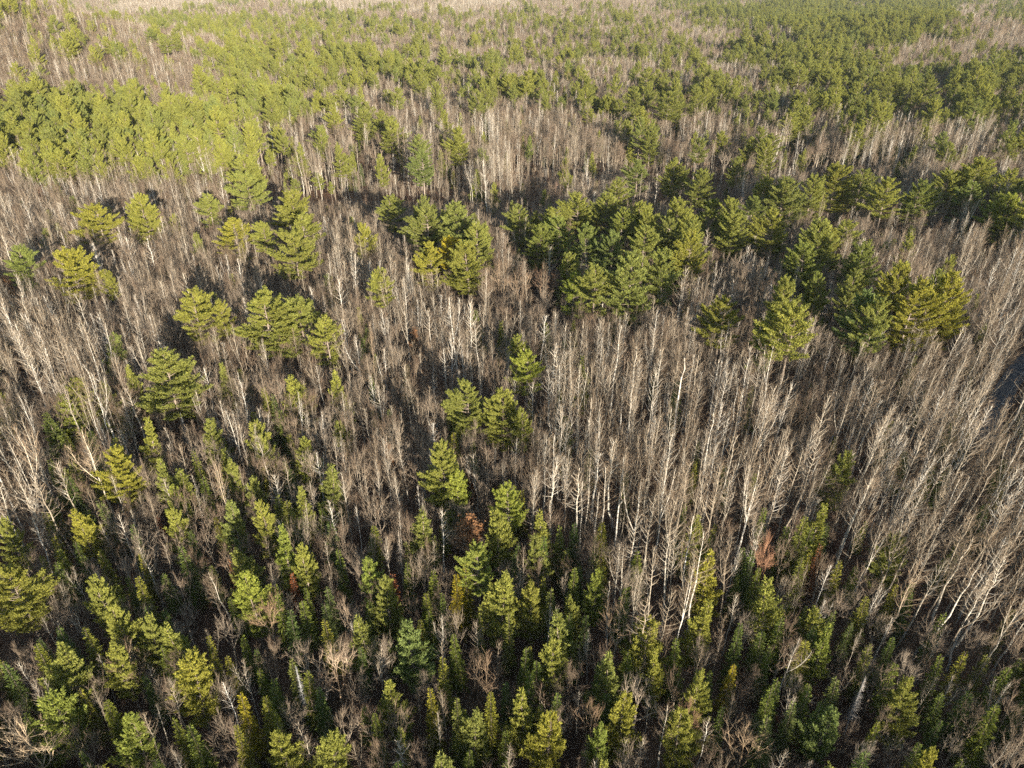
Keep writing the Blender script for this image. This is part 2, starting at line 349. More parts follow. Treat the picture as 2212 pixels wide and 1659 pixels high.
def strip(path, w, z, k=8):
    t = np.linspace(0, len(path) - 1, (len(path) - 1) * k + 1); x = np.interp(t, range(len(path)), path[:, 0]); y = np.interp(t, range(len(path)), path[:, 1])
    x = np.convolve(np.pad(x, 3, 'edge'), np.ones(7) / 7, 'valid'); y = np.convolve(np.pad(y, 3, 'edge'), np.ones(7) / 7, 'valid')
    dx, dy = np.gradient(x), np.gradient(y); l = np.hypot(dx, dy); nxx, nyy = -dy / l, dx / l
    cols = []
    for u in np.linspace(-1, 1, 5):
        a, b = x + nxx * w / 2 * u, y + nyy * w / 2 * u; cols.append(np.stack([a, b, height(a, b) + z - 0.08 * u * u], -1))
    v = np.stack(cols, 1).reshape(-1, 3); n = len(x); i = (np.arange(n - 1)[:, None] * 5 + np.arange(4)[None]).ravel()
    S = Mesh(); S.add(v, np.concatenate([np.stack([i, i + 1, i + 6], 1), np.stack([i, i + 6, i + 5], 1)])); return S
lane = link(bpy.data.objects.new('road', strip(LANE, 4.2, 0.10).build('road', [M['asphalt']]))); lane['kind'] = 'structure'

# ------------------------------------------------------------------ cover map of the wood (frame rows, 28 columns of 79)
ROWS = [(0, "nhhaaanhaaahaahhhhnnmppnppnm"), (15, "hhnaamhhmamaahnhmhmppppppphp"), (30, "nhhnmnnhmmhhmhmhmmhnpppppphm"),  # pale aspen cells in the top rows are added to imitate whitish far haze
 (50, "hhnhmnmmhmmmhmmmmmhmmpppppnh"), (70, "hhphhmnmmmmmhmhmhmhhmhpppnmh"), (90, "hhphmhnmmmhhnmhmmmmnpppsshmh"),
 (110, "hnhhhpppmphmhhnmmmmmpppphphm"), (130, "hhmnhhpppppmhhmmpmmhmppphmhm"), (150, "hhhhhhnhppppmmhhhhnhhmppsspp"),
 (175, "hhhhhhpnhhhppppmhmpphmmmspps"), (200, "npppppppnnhhhppmpphmssppsmps"), (230, "pppppppppnhhhhhnpmsssssssmps"),
 (260, "pppppppphhhhhhhhhpmhffhsfffs"), (290, "ppppppnhhhhhhahhhhhhnhffffaf"), (320, "hppppphhhhhaahhhhhhhhahaaaah"),
 (350, "httttthltahtaalhhlhhhhhhhhhh"), (380, "httttlllllllltllllllooollhph"), (420, "hhhhhhhllllllllnnnllhhlnhhpp"),
 (480, "hhhhhhhhhhhpphpppppphhphnhaa"), (540, "hhhhhhhhhthpphhhppphhhhphhaa"), (600, "ahhhhhhhhtttththhhhhthhhhhha"),
 (660, "aahhhhhhhhttthhhhhthhhhhhhhh"), (720, "aahhhhhhhhhgthhhhtthhthhtthh"), (780, "aaahhhhhhhhghhhaaahatggtaaaa"),
 (840, "nnahhnhnnnnhhhhaaaaaaghhaaaa"), (900, "nmahhnhmnhhhhhhaaaaaaahaaaaa"), (960, "amfnhfhmnhhhhhhaaaaaaahaaaaa"),
 (1020, "aafhhhhmnnhhffaaaaaaaahaaaaa"), (1080, "aafhhhfmmhhhffhaaaaaafhaaaaa"), (1140, "mfmhhmfmmhhmhhmffaahffhaaaaa"),
 (1200, "mfhfmfhmmhmfmnmfffahffnfaaaa"), (1260, "nmfmfmnmsffmnmmsfaaahffmfaaa"), (1320, "nmhmhmfnsfmsnsmsfaaansffmfaa"),
 (1380, "mhfmhmffnsmnmnsfhmhmmhsfhfmf"), (1440, "mfmmfmfsnfmmsfsnfmhmnmsffmmf"), (1500, "mmfsmmfsnmmnsmsnfmmnmssfmmfh"),
 (1560, "mmnmmmfsmmfmssmmnfmnsffmmmhf"), (1620, "mfmmmfsmmmfmsmmmmfmmmfmfhfmm")]
RY = np.array([a for a, _ in ROWS]); assert all(len(b) == 28 for _, b in ROWS), [(a, len(b)) for a, b in ROWS if len(b) != 28]
MIX = {  # wp white pine, yp young pine, ff fir, ba aspen, bm maple : shares ; spacing factor
 'h': (.006, .015, .015, .38, .52), 'n': (.10, .06, .03, .26, .50), 'm': (.035, .10, .22, .16, .38), 'p': (.62, .04, .01, .05, .20),
 's': (.05, .08, .62, .08, .14), 'f': (.01, .06, .32, .22, .34), 'a': (0, .012, .025, .86, .08), 't': (.015, .01, .0, .60, .15),
 'g': (0, 0, .02, .06, .06), 'o': (0, 0, 0, .0, .03), 'l': (0, .01, 0, .08, .35)}
NAMES = ['white_pine', 'young_pine', 'fir_tree', 'bare_aspen', 'bare_maple']
MIND = {'white_pine': 4.8, 'young_pine': 3.4, 'fir_tree': 2.3, 'bare_aspen': 2.25, 'bare_maple': 3.3, 'rusty_oak': 3, 'dead_fir': 2, 'grey_snag': 2}
trees = []       # dicts

def tree(kind, x, y, H, wid, var=None, az=None, lean=(0, 0), col=None, label=None, cat=None, hero=False, short=None):
    V = KINDS[kind]; var = rng.randint(len(V)) if var is None else var
    h0, r0 = V[var][2], V[var][3]; z = float(height(x, y)) - 0.1
    d = dict(kind=kind, var=var, x=x, y=y, z=z, H=H, s=(wid / (2 * r0), H / h0), az=rng.uniform(0, 6.28) if az is None else az, lean=lean, col=col, label=label, hero=hero, short=short, wid=wid)
    tx, ty, dep = proj(x, y, z + H); bx, by, _ = proj(x, y, z + H * 0.55)
    d.update(px=float(tx), py=float(ty), bx=float(bx), by=float(by), dep=float(dep)); trees.append(d); return d

# single trees set by the place of their top: (kind, top px, top py, crown width px, H, variant, tint, label, short name as a landmark)
W, Yg, FT, AS, MP, OK_, DF, GS = 'white_pine', 'young_pine', 'fir_tree', 'bare_aspen', 'bare_maple', 'rusty_oak', 'dead_fir', 'grey_snag'
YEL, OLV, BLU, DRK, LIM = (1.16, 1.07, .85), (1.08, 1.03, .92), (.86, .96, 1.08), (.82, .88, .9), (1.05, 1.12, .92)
HER = [
 (W, 355, 768, 128, 21, 3, None, 'solitary pine with many stacked layers of drooping plumes above bare woods', 'the solitary many layered pine'),
 (W, 565, 636, 135, 24, 0, None, 'broad pine with pale exposed trunk, left half of the big double crown', 'the big double crowned pine'),
 (W, 645, 650, 130, 22, 5, None, 'broad pine merging with its neighbour, right half of the big double crown', None),
 (W, 700, 690, 80, 20, 1, None, 'narrower pine tucked against the right flank of the big double crown', None),
 (W, 410, 634, 95, 23, 1, OLV, 'dome shaped pine rising between the solitary pine and the double crown', 'the dome shaped pine'),
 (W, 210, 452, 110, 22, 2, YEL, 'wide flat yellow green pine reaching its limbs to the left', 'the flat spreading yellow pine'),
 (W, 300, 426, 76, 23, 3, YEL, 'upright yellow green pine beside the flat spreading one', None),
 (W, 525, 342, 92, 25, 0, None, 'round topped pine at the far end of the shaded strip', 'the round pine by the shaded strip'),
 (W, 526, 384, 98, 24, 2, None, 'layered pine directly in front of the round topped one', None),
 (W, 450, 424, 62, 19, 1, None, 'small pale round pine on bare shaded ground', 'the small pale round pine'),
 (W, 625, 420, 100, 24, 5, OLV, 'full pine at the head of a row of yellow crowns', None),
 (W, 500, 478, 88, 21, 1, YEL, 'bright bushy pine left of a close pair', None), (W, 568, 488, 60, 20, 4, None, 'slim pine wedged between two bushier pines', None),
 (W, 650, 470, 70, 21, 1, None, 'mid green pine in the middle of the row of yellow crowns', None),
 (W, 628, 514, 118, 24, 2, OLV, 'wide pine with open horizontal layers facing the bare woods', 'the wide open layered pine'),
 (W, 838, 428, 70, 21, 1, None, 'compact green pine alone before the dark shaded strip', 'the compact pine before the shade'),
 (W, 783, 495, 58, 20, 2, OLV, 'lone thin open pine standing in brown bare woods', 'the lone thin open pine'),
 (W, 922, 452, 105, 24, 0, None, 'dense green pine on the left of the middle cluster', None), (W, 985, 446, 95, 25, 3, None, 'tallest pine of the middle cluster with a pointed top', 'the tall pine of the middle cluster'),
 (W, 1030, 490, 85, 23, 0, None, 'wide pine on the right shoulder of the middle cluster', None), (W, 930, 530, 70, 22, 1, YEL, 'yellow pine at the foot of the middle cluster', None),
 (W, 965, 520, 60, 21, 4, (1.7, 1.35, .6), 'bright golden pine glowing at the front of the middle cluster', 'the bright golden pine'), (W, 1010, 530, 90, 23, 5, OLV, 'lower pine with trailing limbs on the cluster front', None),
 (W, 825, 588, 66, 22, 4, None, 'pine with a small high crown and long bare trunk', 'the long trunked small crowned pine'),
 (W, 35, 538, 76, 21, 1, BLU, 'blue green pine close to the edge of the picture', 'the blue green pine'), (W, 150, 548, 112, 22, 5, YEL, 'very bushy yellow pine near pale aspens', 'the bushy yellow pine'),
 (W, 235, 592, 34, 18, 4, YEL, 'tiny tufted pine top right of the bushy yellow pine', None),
 (W, 475, 655, 44, 20, 4, YEL, 'slender golden pine top between dome pine and double crown', None),
 (Yg, 1030, 680, 50, 15, 1, LIM, 'bright green pine standing clear with short visible trunk', 'the bright clear standing pine'), (Yg, 1090, 700, 44, 14, 3, None, 'young pine just right of the clear standing one', None),
 (W, 1120, 735, 55, 17, 1, None, 'dark backed pine over a forked open crown', None), (W, 1143, 770, 85, 18, 2, LIM, 'open pine with upcurved separate plumes', 'the open upcurved pine'),
 (W, 1010, 832, 90, 19, 0, None, 'full pine, left of the twin crowns in the centre', 'the twin centre pines'), (W, 1085, 850, 92, 18, 3, None, 'full pine, right of the twin crowns in the centre', None), (W, 1130, 893, 50, 16, 1, None, 'lower side crown hanging off the twin centre pines', None),
 (W, 955, 968, 92, 19, 3, None, 'tall bushy pine beside the red dead fir', 'the tall bushy centre pine'), (Yg, 980, 1030, 70, 15, 0, LIM, 'lower bright crown leaning on the tall bushy centre pine', None),
 (Yg, 778, 672, 30, 14, 3, None, 'narrow small pine poking out of dark bare woods', None), (Yg, 1242, 697, 36, 14, 3, (.9, .9, .9), 'faint narrow pine veiled by grey branches', 'the veiled narrow pine'),
 (W, 1100, 1060, 80, 17, 1, LIM, 'light green pine above the rust leaved oak', 'the light pine above the oak'), (Yg, 1075, 1110, 70, 15, 0, None, 'soft green pine just below the light pine', None),
 # the big middle right stand
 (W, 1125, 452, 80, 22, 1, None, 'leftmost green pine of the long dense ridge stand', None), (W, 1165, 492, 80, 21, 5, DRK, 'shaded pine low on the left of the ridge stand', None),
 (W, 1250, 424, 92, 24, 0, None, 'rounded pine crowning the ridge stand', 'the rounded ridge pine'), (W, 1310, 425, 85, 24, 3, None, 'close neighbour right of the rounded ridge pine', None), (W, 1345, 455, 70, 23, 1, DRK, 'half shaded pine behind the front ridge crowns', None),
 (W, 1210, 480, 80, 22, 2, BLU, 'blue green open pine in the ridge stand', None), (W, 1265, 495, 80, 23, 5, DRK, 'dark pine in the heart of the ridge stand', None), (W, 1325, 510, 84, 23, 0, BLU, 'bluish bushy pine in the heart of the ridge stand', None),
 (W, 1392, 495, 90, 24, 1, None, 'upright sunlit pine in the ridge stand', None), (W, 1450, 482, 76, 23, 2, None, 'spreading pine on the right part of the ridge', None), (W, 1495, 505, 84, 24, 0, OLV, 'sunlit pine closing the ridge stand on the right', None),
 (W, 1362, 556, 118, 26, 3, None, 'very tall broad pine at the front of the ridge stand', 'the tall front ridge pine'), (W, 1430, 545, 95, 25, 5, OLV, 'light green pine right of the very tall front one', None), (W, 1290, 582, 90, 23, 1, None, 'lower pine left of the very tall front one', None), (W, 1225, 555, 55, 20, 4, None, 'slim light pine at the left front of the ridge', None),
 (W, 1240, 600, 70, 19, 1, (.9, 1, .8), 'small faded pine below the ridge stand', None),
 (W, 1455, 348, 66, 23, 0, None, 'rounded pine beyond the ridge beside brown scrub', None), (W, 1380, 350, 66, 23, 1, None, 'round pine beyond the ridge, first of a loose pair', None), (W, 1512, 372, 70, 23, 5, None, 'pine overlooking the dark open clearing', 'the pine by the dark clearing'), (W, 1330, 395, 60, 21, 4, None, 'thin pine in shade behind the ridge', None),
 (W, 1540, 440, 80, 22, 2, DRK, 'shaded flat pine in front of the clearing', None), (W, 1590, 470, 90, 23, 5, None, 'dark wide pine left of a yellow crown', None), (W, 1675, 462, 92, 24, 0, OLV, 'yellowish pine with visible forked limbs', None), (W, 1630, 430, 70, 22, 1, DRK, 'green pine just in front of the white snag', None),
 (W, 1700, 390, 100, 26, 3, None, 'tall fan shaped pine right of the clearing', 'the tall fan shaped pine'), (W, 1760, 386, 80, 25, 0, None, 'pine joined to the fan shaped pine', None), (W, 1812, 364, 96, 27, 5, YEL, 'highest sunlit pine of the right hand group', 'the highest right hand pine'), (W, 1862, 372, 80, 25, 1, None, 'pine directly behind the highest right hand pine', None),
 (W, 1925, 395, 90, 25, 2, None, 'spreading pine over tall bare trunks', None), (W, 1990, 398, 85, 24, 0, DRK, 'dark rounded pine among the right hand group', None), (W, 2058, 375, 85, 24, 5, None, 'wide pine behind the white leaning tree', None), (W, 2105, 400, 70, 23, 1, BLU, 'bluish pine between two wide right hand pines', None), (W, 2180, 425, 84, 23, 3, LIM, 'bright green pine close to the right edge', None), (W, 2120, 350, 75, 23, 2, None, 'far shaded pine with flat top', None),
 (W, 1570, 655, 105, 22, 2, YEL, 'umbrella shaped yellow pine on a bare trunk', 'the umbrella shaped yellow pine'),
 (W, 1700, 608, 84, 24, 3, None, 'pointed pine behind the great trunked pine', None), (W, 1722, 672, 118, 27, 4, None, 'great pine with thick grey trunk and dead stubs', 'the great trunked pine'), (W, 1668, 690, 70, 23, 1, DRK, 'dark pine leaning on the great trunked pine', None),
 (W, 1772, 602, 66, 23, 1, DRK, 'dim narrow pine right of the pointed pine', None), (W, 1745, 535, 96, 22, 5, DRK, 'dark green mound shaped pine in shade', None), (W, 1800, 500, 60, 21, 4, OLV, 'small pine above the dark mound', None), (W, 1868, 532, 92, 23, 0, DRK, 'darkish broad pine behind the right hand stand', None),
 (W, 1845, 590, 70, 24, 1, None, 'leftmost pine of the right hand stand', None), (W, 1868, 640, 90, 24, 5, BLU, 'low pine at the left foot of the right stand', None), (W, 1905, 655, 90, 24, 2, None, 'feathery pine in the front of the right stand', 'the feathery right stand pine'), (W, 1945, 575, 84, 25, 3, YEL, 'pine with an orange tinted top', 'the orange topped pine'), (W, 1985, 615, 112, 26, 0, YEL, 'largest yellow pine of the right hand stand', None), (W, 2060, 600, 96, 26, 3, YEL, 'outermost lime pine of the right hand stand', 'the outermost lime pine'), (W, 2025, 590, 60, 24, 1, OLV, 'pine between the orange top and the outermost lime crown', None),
 # left lower
 (W, 248, 978, 92, 17, 3, YEL, 'bushy yellow pine in the lower left woods', 'the bushy lower left pine'), (Yg, 308, 912, 62, 16, 3, YEL, 'golden tipped pine behind the bushy lower left pine', None), (Yg, 345, 1000, 60, 14, 1, None, 'small pine right of the bushy lower left pine', None), (Yg, 375, 1060, 60, 13, 2, LIM, 'pale green pine hidden half by branches', None),
 (Yg, 170, 828, 78, 15, 0, OLV, 'roundish pine among white aspens', None), (Yg, 130, 862, 66, 14, 2, LIM, 'lime pine, second of three stepped crowns', None), (Yg, 105, 900, 60, 13, 1, BLU, 'lowest of three stepped pine crowns', 'the three stepped pine crowns'),
 (Yg, 370, 1110, 58, 13, 0, None, 'pine with full crown between two bare maples', None), (Yg, 500, 1092, 60, 14, 2, None, 'small green pine, left one of a joined pair', None), (Yg, 560, 1092, 56, 14, 0, OLV, 'olive pine, right one of a joined pair', 'the joined pair of pines'), (Yg, 600, 1150, 66, 14, 3, LIM, 'sharp lit pine below the joined pair', None),
 (W, 20, 1240, 132, 16, 0, YEL, 'large billowy pine filling the left edge', 'the large billowy edge pine'), (Yg, 205, 1258, 82, 14, 2, None, 'rounded pine over a bare forked tree', None), (Yg, 8, 1130, 64, 13, 2, None, 'pine cut by the left edge above the billowy one', None), (Yg, 165, 1110, 58, 13, 0, YEL, 'lone sunlit tuft shaped pine', None),
 (Yg, 530, 1250, 92, 15, 2, LIM, 'pale full pine over a white bare tree', 'the pale full pine'),
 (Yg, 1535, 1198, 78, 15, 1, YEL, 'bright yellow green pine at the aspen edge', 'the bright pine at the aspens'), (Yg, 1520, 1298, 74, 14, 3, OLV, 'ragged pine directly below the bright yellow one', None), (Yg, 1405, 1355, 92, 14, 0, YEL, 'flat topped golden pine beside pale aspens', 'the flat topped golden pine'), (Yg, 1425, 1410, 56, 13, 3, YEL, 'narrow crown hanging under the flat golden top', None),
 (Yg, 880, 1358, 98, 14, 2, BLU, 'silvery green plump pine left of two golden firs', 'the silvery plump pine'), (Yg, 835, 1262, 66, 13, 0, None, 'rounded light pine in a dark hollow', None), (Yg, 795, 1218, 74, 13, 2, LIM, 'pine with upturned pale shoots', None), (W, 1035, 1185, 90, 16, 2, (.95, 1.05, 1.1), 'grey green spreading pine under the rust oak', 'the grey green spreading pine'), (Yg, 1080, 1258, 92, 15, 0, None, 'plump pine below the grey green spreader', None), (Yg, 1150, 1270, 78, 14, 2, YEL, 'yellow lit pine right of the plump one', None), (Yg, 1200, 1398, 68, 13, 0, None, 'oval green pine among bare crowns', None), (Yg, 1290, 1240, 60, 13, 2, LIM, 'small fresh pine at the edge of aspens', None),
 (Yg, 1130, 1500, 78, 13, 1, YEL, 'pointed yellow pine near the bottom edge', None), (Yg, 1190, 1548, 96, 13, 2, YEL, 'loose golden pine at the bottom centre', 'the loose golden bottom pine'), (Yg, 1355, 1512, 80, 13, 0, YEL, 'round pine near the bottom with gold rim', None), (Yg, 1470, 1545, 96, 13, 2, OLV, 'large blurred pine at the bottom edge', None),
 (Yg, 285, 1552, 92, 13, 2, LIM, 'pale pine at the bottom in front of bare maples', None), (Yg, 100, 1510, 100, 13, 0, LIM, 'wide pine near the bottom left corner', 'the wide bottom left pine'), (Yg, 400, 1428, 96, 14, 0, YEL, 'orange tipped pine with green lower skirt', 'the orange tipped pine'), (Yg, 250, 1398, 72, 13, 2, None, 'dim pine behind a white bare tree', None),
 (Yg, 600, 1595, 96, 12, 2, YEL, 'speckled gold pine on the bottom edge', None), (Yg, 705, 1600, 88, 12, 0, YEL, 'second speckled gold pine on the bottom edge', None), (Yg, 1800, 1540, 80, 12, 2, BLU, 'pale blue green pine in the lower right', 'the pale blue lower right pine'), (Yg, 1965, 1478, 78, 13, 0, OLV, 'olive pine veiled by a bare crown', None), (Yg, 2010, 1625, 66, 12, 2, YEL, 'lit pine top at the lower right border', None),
 (Yg, 1790, 1355, 52, 13, 1, (.85, .95, .9), 'small pale pine in the right lower woods', None), (Yg, 1300, 1575, 60, 12, 2, LIM, 'small pine below a bare maple near the bottom', None),
 (W, 905, 298, 56, 23, 1, None, 'round dark pine left of a paler twin', None), (W, 912, 330, 62, 22, 0, BLU, 'bluish round pine on the far shaded slope', None), (W, 988, 280, 58, 24, 3, None, 'upright pine with bright left side', 'the upright far pine'), (W, 820, 245, 60, 23, 0, None, 'far pine in a dark round clump', None), (W, 845, 262, 62, 23, 3, None, 'front pine of the dark round clump', 'the dark round clump'), (W, 780, 240, 58, 24, 5, None, 'back pine of the dark round clump', None),
 (W, 1445, 205, 74, 27, 2, None, 'tall many armed pine over brown far scrub', 'the many armed far pine'), (W, 1740, 235, 60, 24, 3, None, 'large far pine joined to its shaded twin', None), (W, 1710, 250, 56, 23, 1, None, 'shaded twin of a large far pine', None),
 # firs
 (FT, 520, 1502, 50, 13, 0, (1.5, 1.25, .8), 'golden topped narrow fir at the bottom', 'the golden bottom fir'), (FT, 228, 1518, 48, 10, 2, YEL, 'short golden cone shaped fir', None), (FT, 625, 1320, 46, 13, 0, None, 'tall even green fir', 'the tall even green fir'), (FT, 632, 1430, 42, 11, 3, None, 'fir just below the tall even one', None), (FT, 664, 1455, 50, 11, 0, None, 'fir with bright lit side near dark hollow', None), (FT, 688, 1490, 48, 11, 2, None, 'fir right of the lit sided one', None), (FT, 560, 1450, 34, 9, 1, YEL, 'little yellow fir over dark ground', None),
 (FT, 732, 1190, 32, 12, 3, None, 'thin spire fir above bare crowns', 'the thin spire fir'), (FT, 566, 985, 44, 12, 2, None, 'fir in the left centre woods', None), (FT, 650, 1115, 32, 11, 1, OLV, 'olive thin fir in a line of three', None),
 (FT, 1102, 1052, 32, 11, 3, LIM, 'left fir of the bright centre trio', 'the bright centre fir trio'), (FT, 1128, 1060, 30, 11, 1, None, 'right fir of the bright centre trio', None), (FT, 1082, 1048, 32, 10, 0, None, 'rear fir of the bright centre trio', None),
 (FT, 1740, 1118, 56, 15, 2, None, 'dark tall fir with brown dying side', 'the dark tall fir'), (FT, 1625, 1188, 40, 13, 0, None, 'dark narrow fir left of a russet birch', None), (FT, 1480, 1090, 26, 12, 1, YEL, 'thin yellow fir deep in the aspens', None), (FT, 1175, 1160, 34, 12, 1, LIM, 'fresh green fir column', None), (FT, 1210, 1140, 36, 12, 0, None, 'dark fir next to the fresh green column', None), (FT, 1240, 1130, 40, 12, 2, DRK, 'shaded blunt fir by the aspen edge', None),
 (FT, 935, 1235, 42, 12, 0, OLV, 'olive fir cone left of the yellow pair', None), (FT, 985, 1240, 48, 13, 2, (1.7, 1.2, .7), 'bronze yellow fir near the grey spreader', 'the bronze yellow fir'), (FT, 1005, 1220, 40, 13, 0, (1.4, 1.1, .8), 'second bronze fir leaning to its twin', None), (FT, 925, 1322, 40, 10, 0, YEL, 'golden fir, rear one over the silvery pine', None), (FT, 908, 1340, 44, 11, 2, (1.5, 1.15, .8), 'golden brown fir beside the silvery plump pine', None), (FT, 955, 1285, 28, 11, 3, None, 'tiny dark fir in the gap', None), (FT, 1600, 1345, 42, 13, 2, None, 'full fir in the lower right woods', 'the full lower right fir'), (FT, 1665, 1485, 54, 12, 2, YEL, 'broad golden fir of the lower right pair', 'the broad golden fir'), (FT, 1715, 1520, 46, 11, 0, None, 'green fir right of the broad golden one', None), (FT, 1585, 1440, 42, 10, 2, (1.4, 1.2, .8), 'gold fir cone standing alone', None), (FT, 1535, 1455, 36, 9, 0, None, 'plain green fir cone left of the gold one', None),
 (FT, 1815, 1215, 40, 12, 0, None, 'dark fir at the root of leaning aspens', None), (FT, 2035, 1420, 38, 12, 3, YEL, 'golden leaning fir on the right', 'the golden leaning fir'), (FT, 1895, 1560, 34, 11, 1, YEL, 'yellow fir near the lower right edge', None), (FT, 985, 1510, 46, 13, 2, None, 'dark green fir near bottom centre', None), (FT, 930, 1490, 44, 13, 0, YEL, 'yellow green fir left of a darker one', None), (FT, 1060, 1500, 52, 13, 2, OLV, 'olive fir with full skirt', 'the olive full skirted fir'), (FT, 868, 1532, 36, 9, 0, BLU, 'bluish small fir in deep shade', None), (FT, 810, 1545, 44, 11, 2, None, 'green fir at the bottom left of centre', None), (FT, 80, 1395, 56, 13, 2, OLV, 'ragged fir leaning left near the left edge', 'the ragged left edge fir'), (FT, 185, 1360, 46, 12, 0, None, 'slim green fir in shade', None), (FT, 100, 1062, 34, 11, 1, YEL, 'mossy fir in the left aspens', None), (FT, 1158, 1430, 40, 11, 4, None, 'grey tinged fir right of bare crowns', None), (FT, 1100, 1330, 36, 12, 3, None, 'thin fir between two plump pines', None), (FT, 2130, 1095, 60, 11, 2, DRK, 'dim fir seen through aspen branches', None), (FT, 1640, 1230, 40, 12, 2, OLV, 'fir under the russet birch', None), (FT, 1240, 1230, 40, 12, 2, None, 'fir on the left rim of the aspens', None),
 # special ones
 (DF, 1015, 1008, 32, 9, 0, None, 'dead fir with orange red needles beside the bushy pine', 'the orange red dead fir'), (DF, 342, 1118, 20, 8, 1, (1.1, .8, .8), 'small red dead fir tip in the left woods', None), (DF, 500, 1210, 34, 11, 0, (.75, .85, 1.0), 'brown dead fir between bare trees', None), (DF, 845, 1245, 40, 11, 1, (1, .8, .8), 'reddish dead fir left of the tall even fir', None), (DF, 1770, 1180, 34, 12, 1, (.85, .8, .85), 'rust brown dead fir against the dark tall fir', None), (DF, 630, 1240, 30, 10, 0, (1, .8, .8), 'faded russet dead fir over the green firs', None),
 (OK_, 1015, 1120, 108, 12, 1, None, 'spreading oak still holding rust brown leaves', 'the rust leaved oak'), (OK_, 895, 712, 46, 13, 0, None, 'thin oak with orange leaves near dark gap', 'the thin orange oak'), (OK_, 835, 958, 36, 12, 0, None, 'small oak with a few orange leaves', None), (OK_, 78, 400, 34, 13, 1, (1, .8, .8), 'dark orange oak in front of tall pale trunks', None), (OK_, 80, 352, 44, 14, 0, (.8, .8, .9), 'faded oak at the left end of pale trunks', None), (OK_, 8, 600, 30, 13, 1, None, 'orange leaved oak cut by the left edge', None), (OK_, 95, 40, 34, 14, 1, (1, .7, .7), 'far russet oak on the hillside', None), (OK_, 335, 185, 30, 14, 0, None, 'far rusty oak among far bare trees', None), (OK_, 470, 250, 34, 14, 0, None, 'far copper oak below the hillside pines', None),
 (GS, 640, 1440, 40, 12, 0, (.8, .85, .95), 'grey dead spruce with bristly bare twigs', 'the grey bristly dead spruce'), (GS, 860, 1150, 44, 12, 0, (.85, .8, .75), 'brown grey dead spruce above the green firs', None), (GS, 2010, 960, 24, 13, 0, None, 'dead spruce lost among leaning aspens', None), (GS, 390, 895, 30, 10, 0, (.7, .75, .85), 'bluish grey dead spruce below the solitary pine', None), (GS, 1870, 1465, 44, 11, 0, (.9, .9, .95), 'pale dead spruce in the lower right', None),
 # big bare crowns
 (MP, 265, 1390, 92, 12, 1, (1.7, 1.65, 1.5), 'white bare tree fanned out before dark pines', 'the white fanned bare tree'), (MP, 715, 1392, 104, 13, 1, (1.6, 1.5, 1.4), 'large white bare tree with ribbed branches', 'the large white ribbed tree'), (MP, 565, 1290, 80, 13, 3, (1.5, 1.4, 1.25), 'white bare tree in front of the pale full pine', None), (MP, 745, 1290, 66, 13, 0, (1.4, 1.35, 1.3), 'white bare tree right of dark firs', None),
 (MP, 1340, 1290, 90, 14, 0, (1.5, 1.4, 1.25), 'pale many ribbed bare tree at the edge of aspens', None), (MP, 1050, 1415, 84, 12, 1, (1.15, 1.05, .95), 'wide brown bare tree among pines', None), (MP, 1280, 1510, 84, 13, 0, (1.1, 1, .9), 'brown bare tree with smooth grey trunk', 'the smooth trunked bare tree'), (MP, 1620, 1560, 120, 12, 1, (1.3, 1.2, 1.05), 'wide bare crown at the lower right', 'the wide lower bare crown'), (MP, 40, 1560, 130, 12, 1, (1.8, 1.7, 1.5), 'big bright bare crown in the bottom left corner', 'the bright corner bare crown'), (MP, 1658, 1150, 60, 14, 4, (1.4, 1.0, .85), 'russet birch with round twiggy head', 'the russet round headed birch'), (MP, 1490, 1510, 60, 11, 4, (1.2, .95, .85), 'small reddish bare crown near the bottom', None),
 (AS, 1960, 1235, 110, 17, 4, (1.1, 1.05, 1), 'large leaning aspen with wide sprawling head', 'the large sprawling aspen'), (AS, 1355, 740, 34, 17, 0, (1.5, 1.35, 1.3), 'white birch curving to the right', 'the white curving birch'), (AS, 470, 1005, 60, 19, 1, (1.4, 1.35, 1.3), 'white forked birch in the left lower woods', None), (AS, 175, 930, 80, 21, 1, (1.45, 1.4, 1.3), 'brightest white forked birch of the left woods', 'the brightest white forked birch'), (AS, 30, 930, 70, 21, 4, (1.4, 1.35, 1.3), 'white birch with spread limbs by the left edge', None),
 (AS, 800, 700, 20, 22, 2, (1.2, 1.1, 1), 'tall straight pale trunk in dark woods', None), (MP, 1510, 335, 66, 15, 1, (1.5, 1.4, 1.25), 'wide fan shaped bare tree by the clearing', 'the fan shaped bare tree'), (MP, 1075, 560, 90, 19, 1, (1.1, 1, .9), 'great domed bare maple below the ridge stand', 'the great domed maple'), (MP, 1130, 570, 80, 19, 0, (1.1, 1.02, .95), 'bare maple joined to the great domed one', None), (MP, 1180, 575, 66, 18, 3, (1.15, 1.05, 1), 'right hand bare maple of the domed three', None), (MP, 1200, 395, 40, 15, 4, (1.6, 1.5, 1.6), 'whitish bare tree glowing in the blue shade', 'the whitish tree in the shade'),
 (AS, 2090, 430, 46, 20, 4, (1.4, 1.35, 1.3), 'white leaning bare tree among right hand pines', 'the white leaning tree'),
]
hero_boxes = []
for (k, px, py, w, H, var, col, label, short) in HER:
    x, y = at(px, py, H - 0.4); dep = y * cp + (CAM_H - float(height(x, y)) - H * 0.6) * sp
    d = tree(k, x, y, H, min(w * dep / F, H * 0.75), var, None, (0, 0), col, label, hero=True, short=short)
    if k == AS and px > 1800: d['lean'] = (0.16, 0.0)
    r = 0.46 * w; hero_boxes.append((px - r, px + r, py - 2, py + max(1.05 * w, (22 if k in (FT, DF) else 12) * 60 * H / 12 / dep * 1.2), dep))
HB = np.array(hero_boxes); HP = np.array([(t['x'], t['y']) for t in trees])
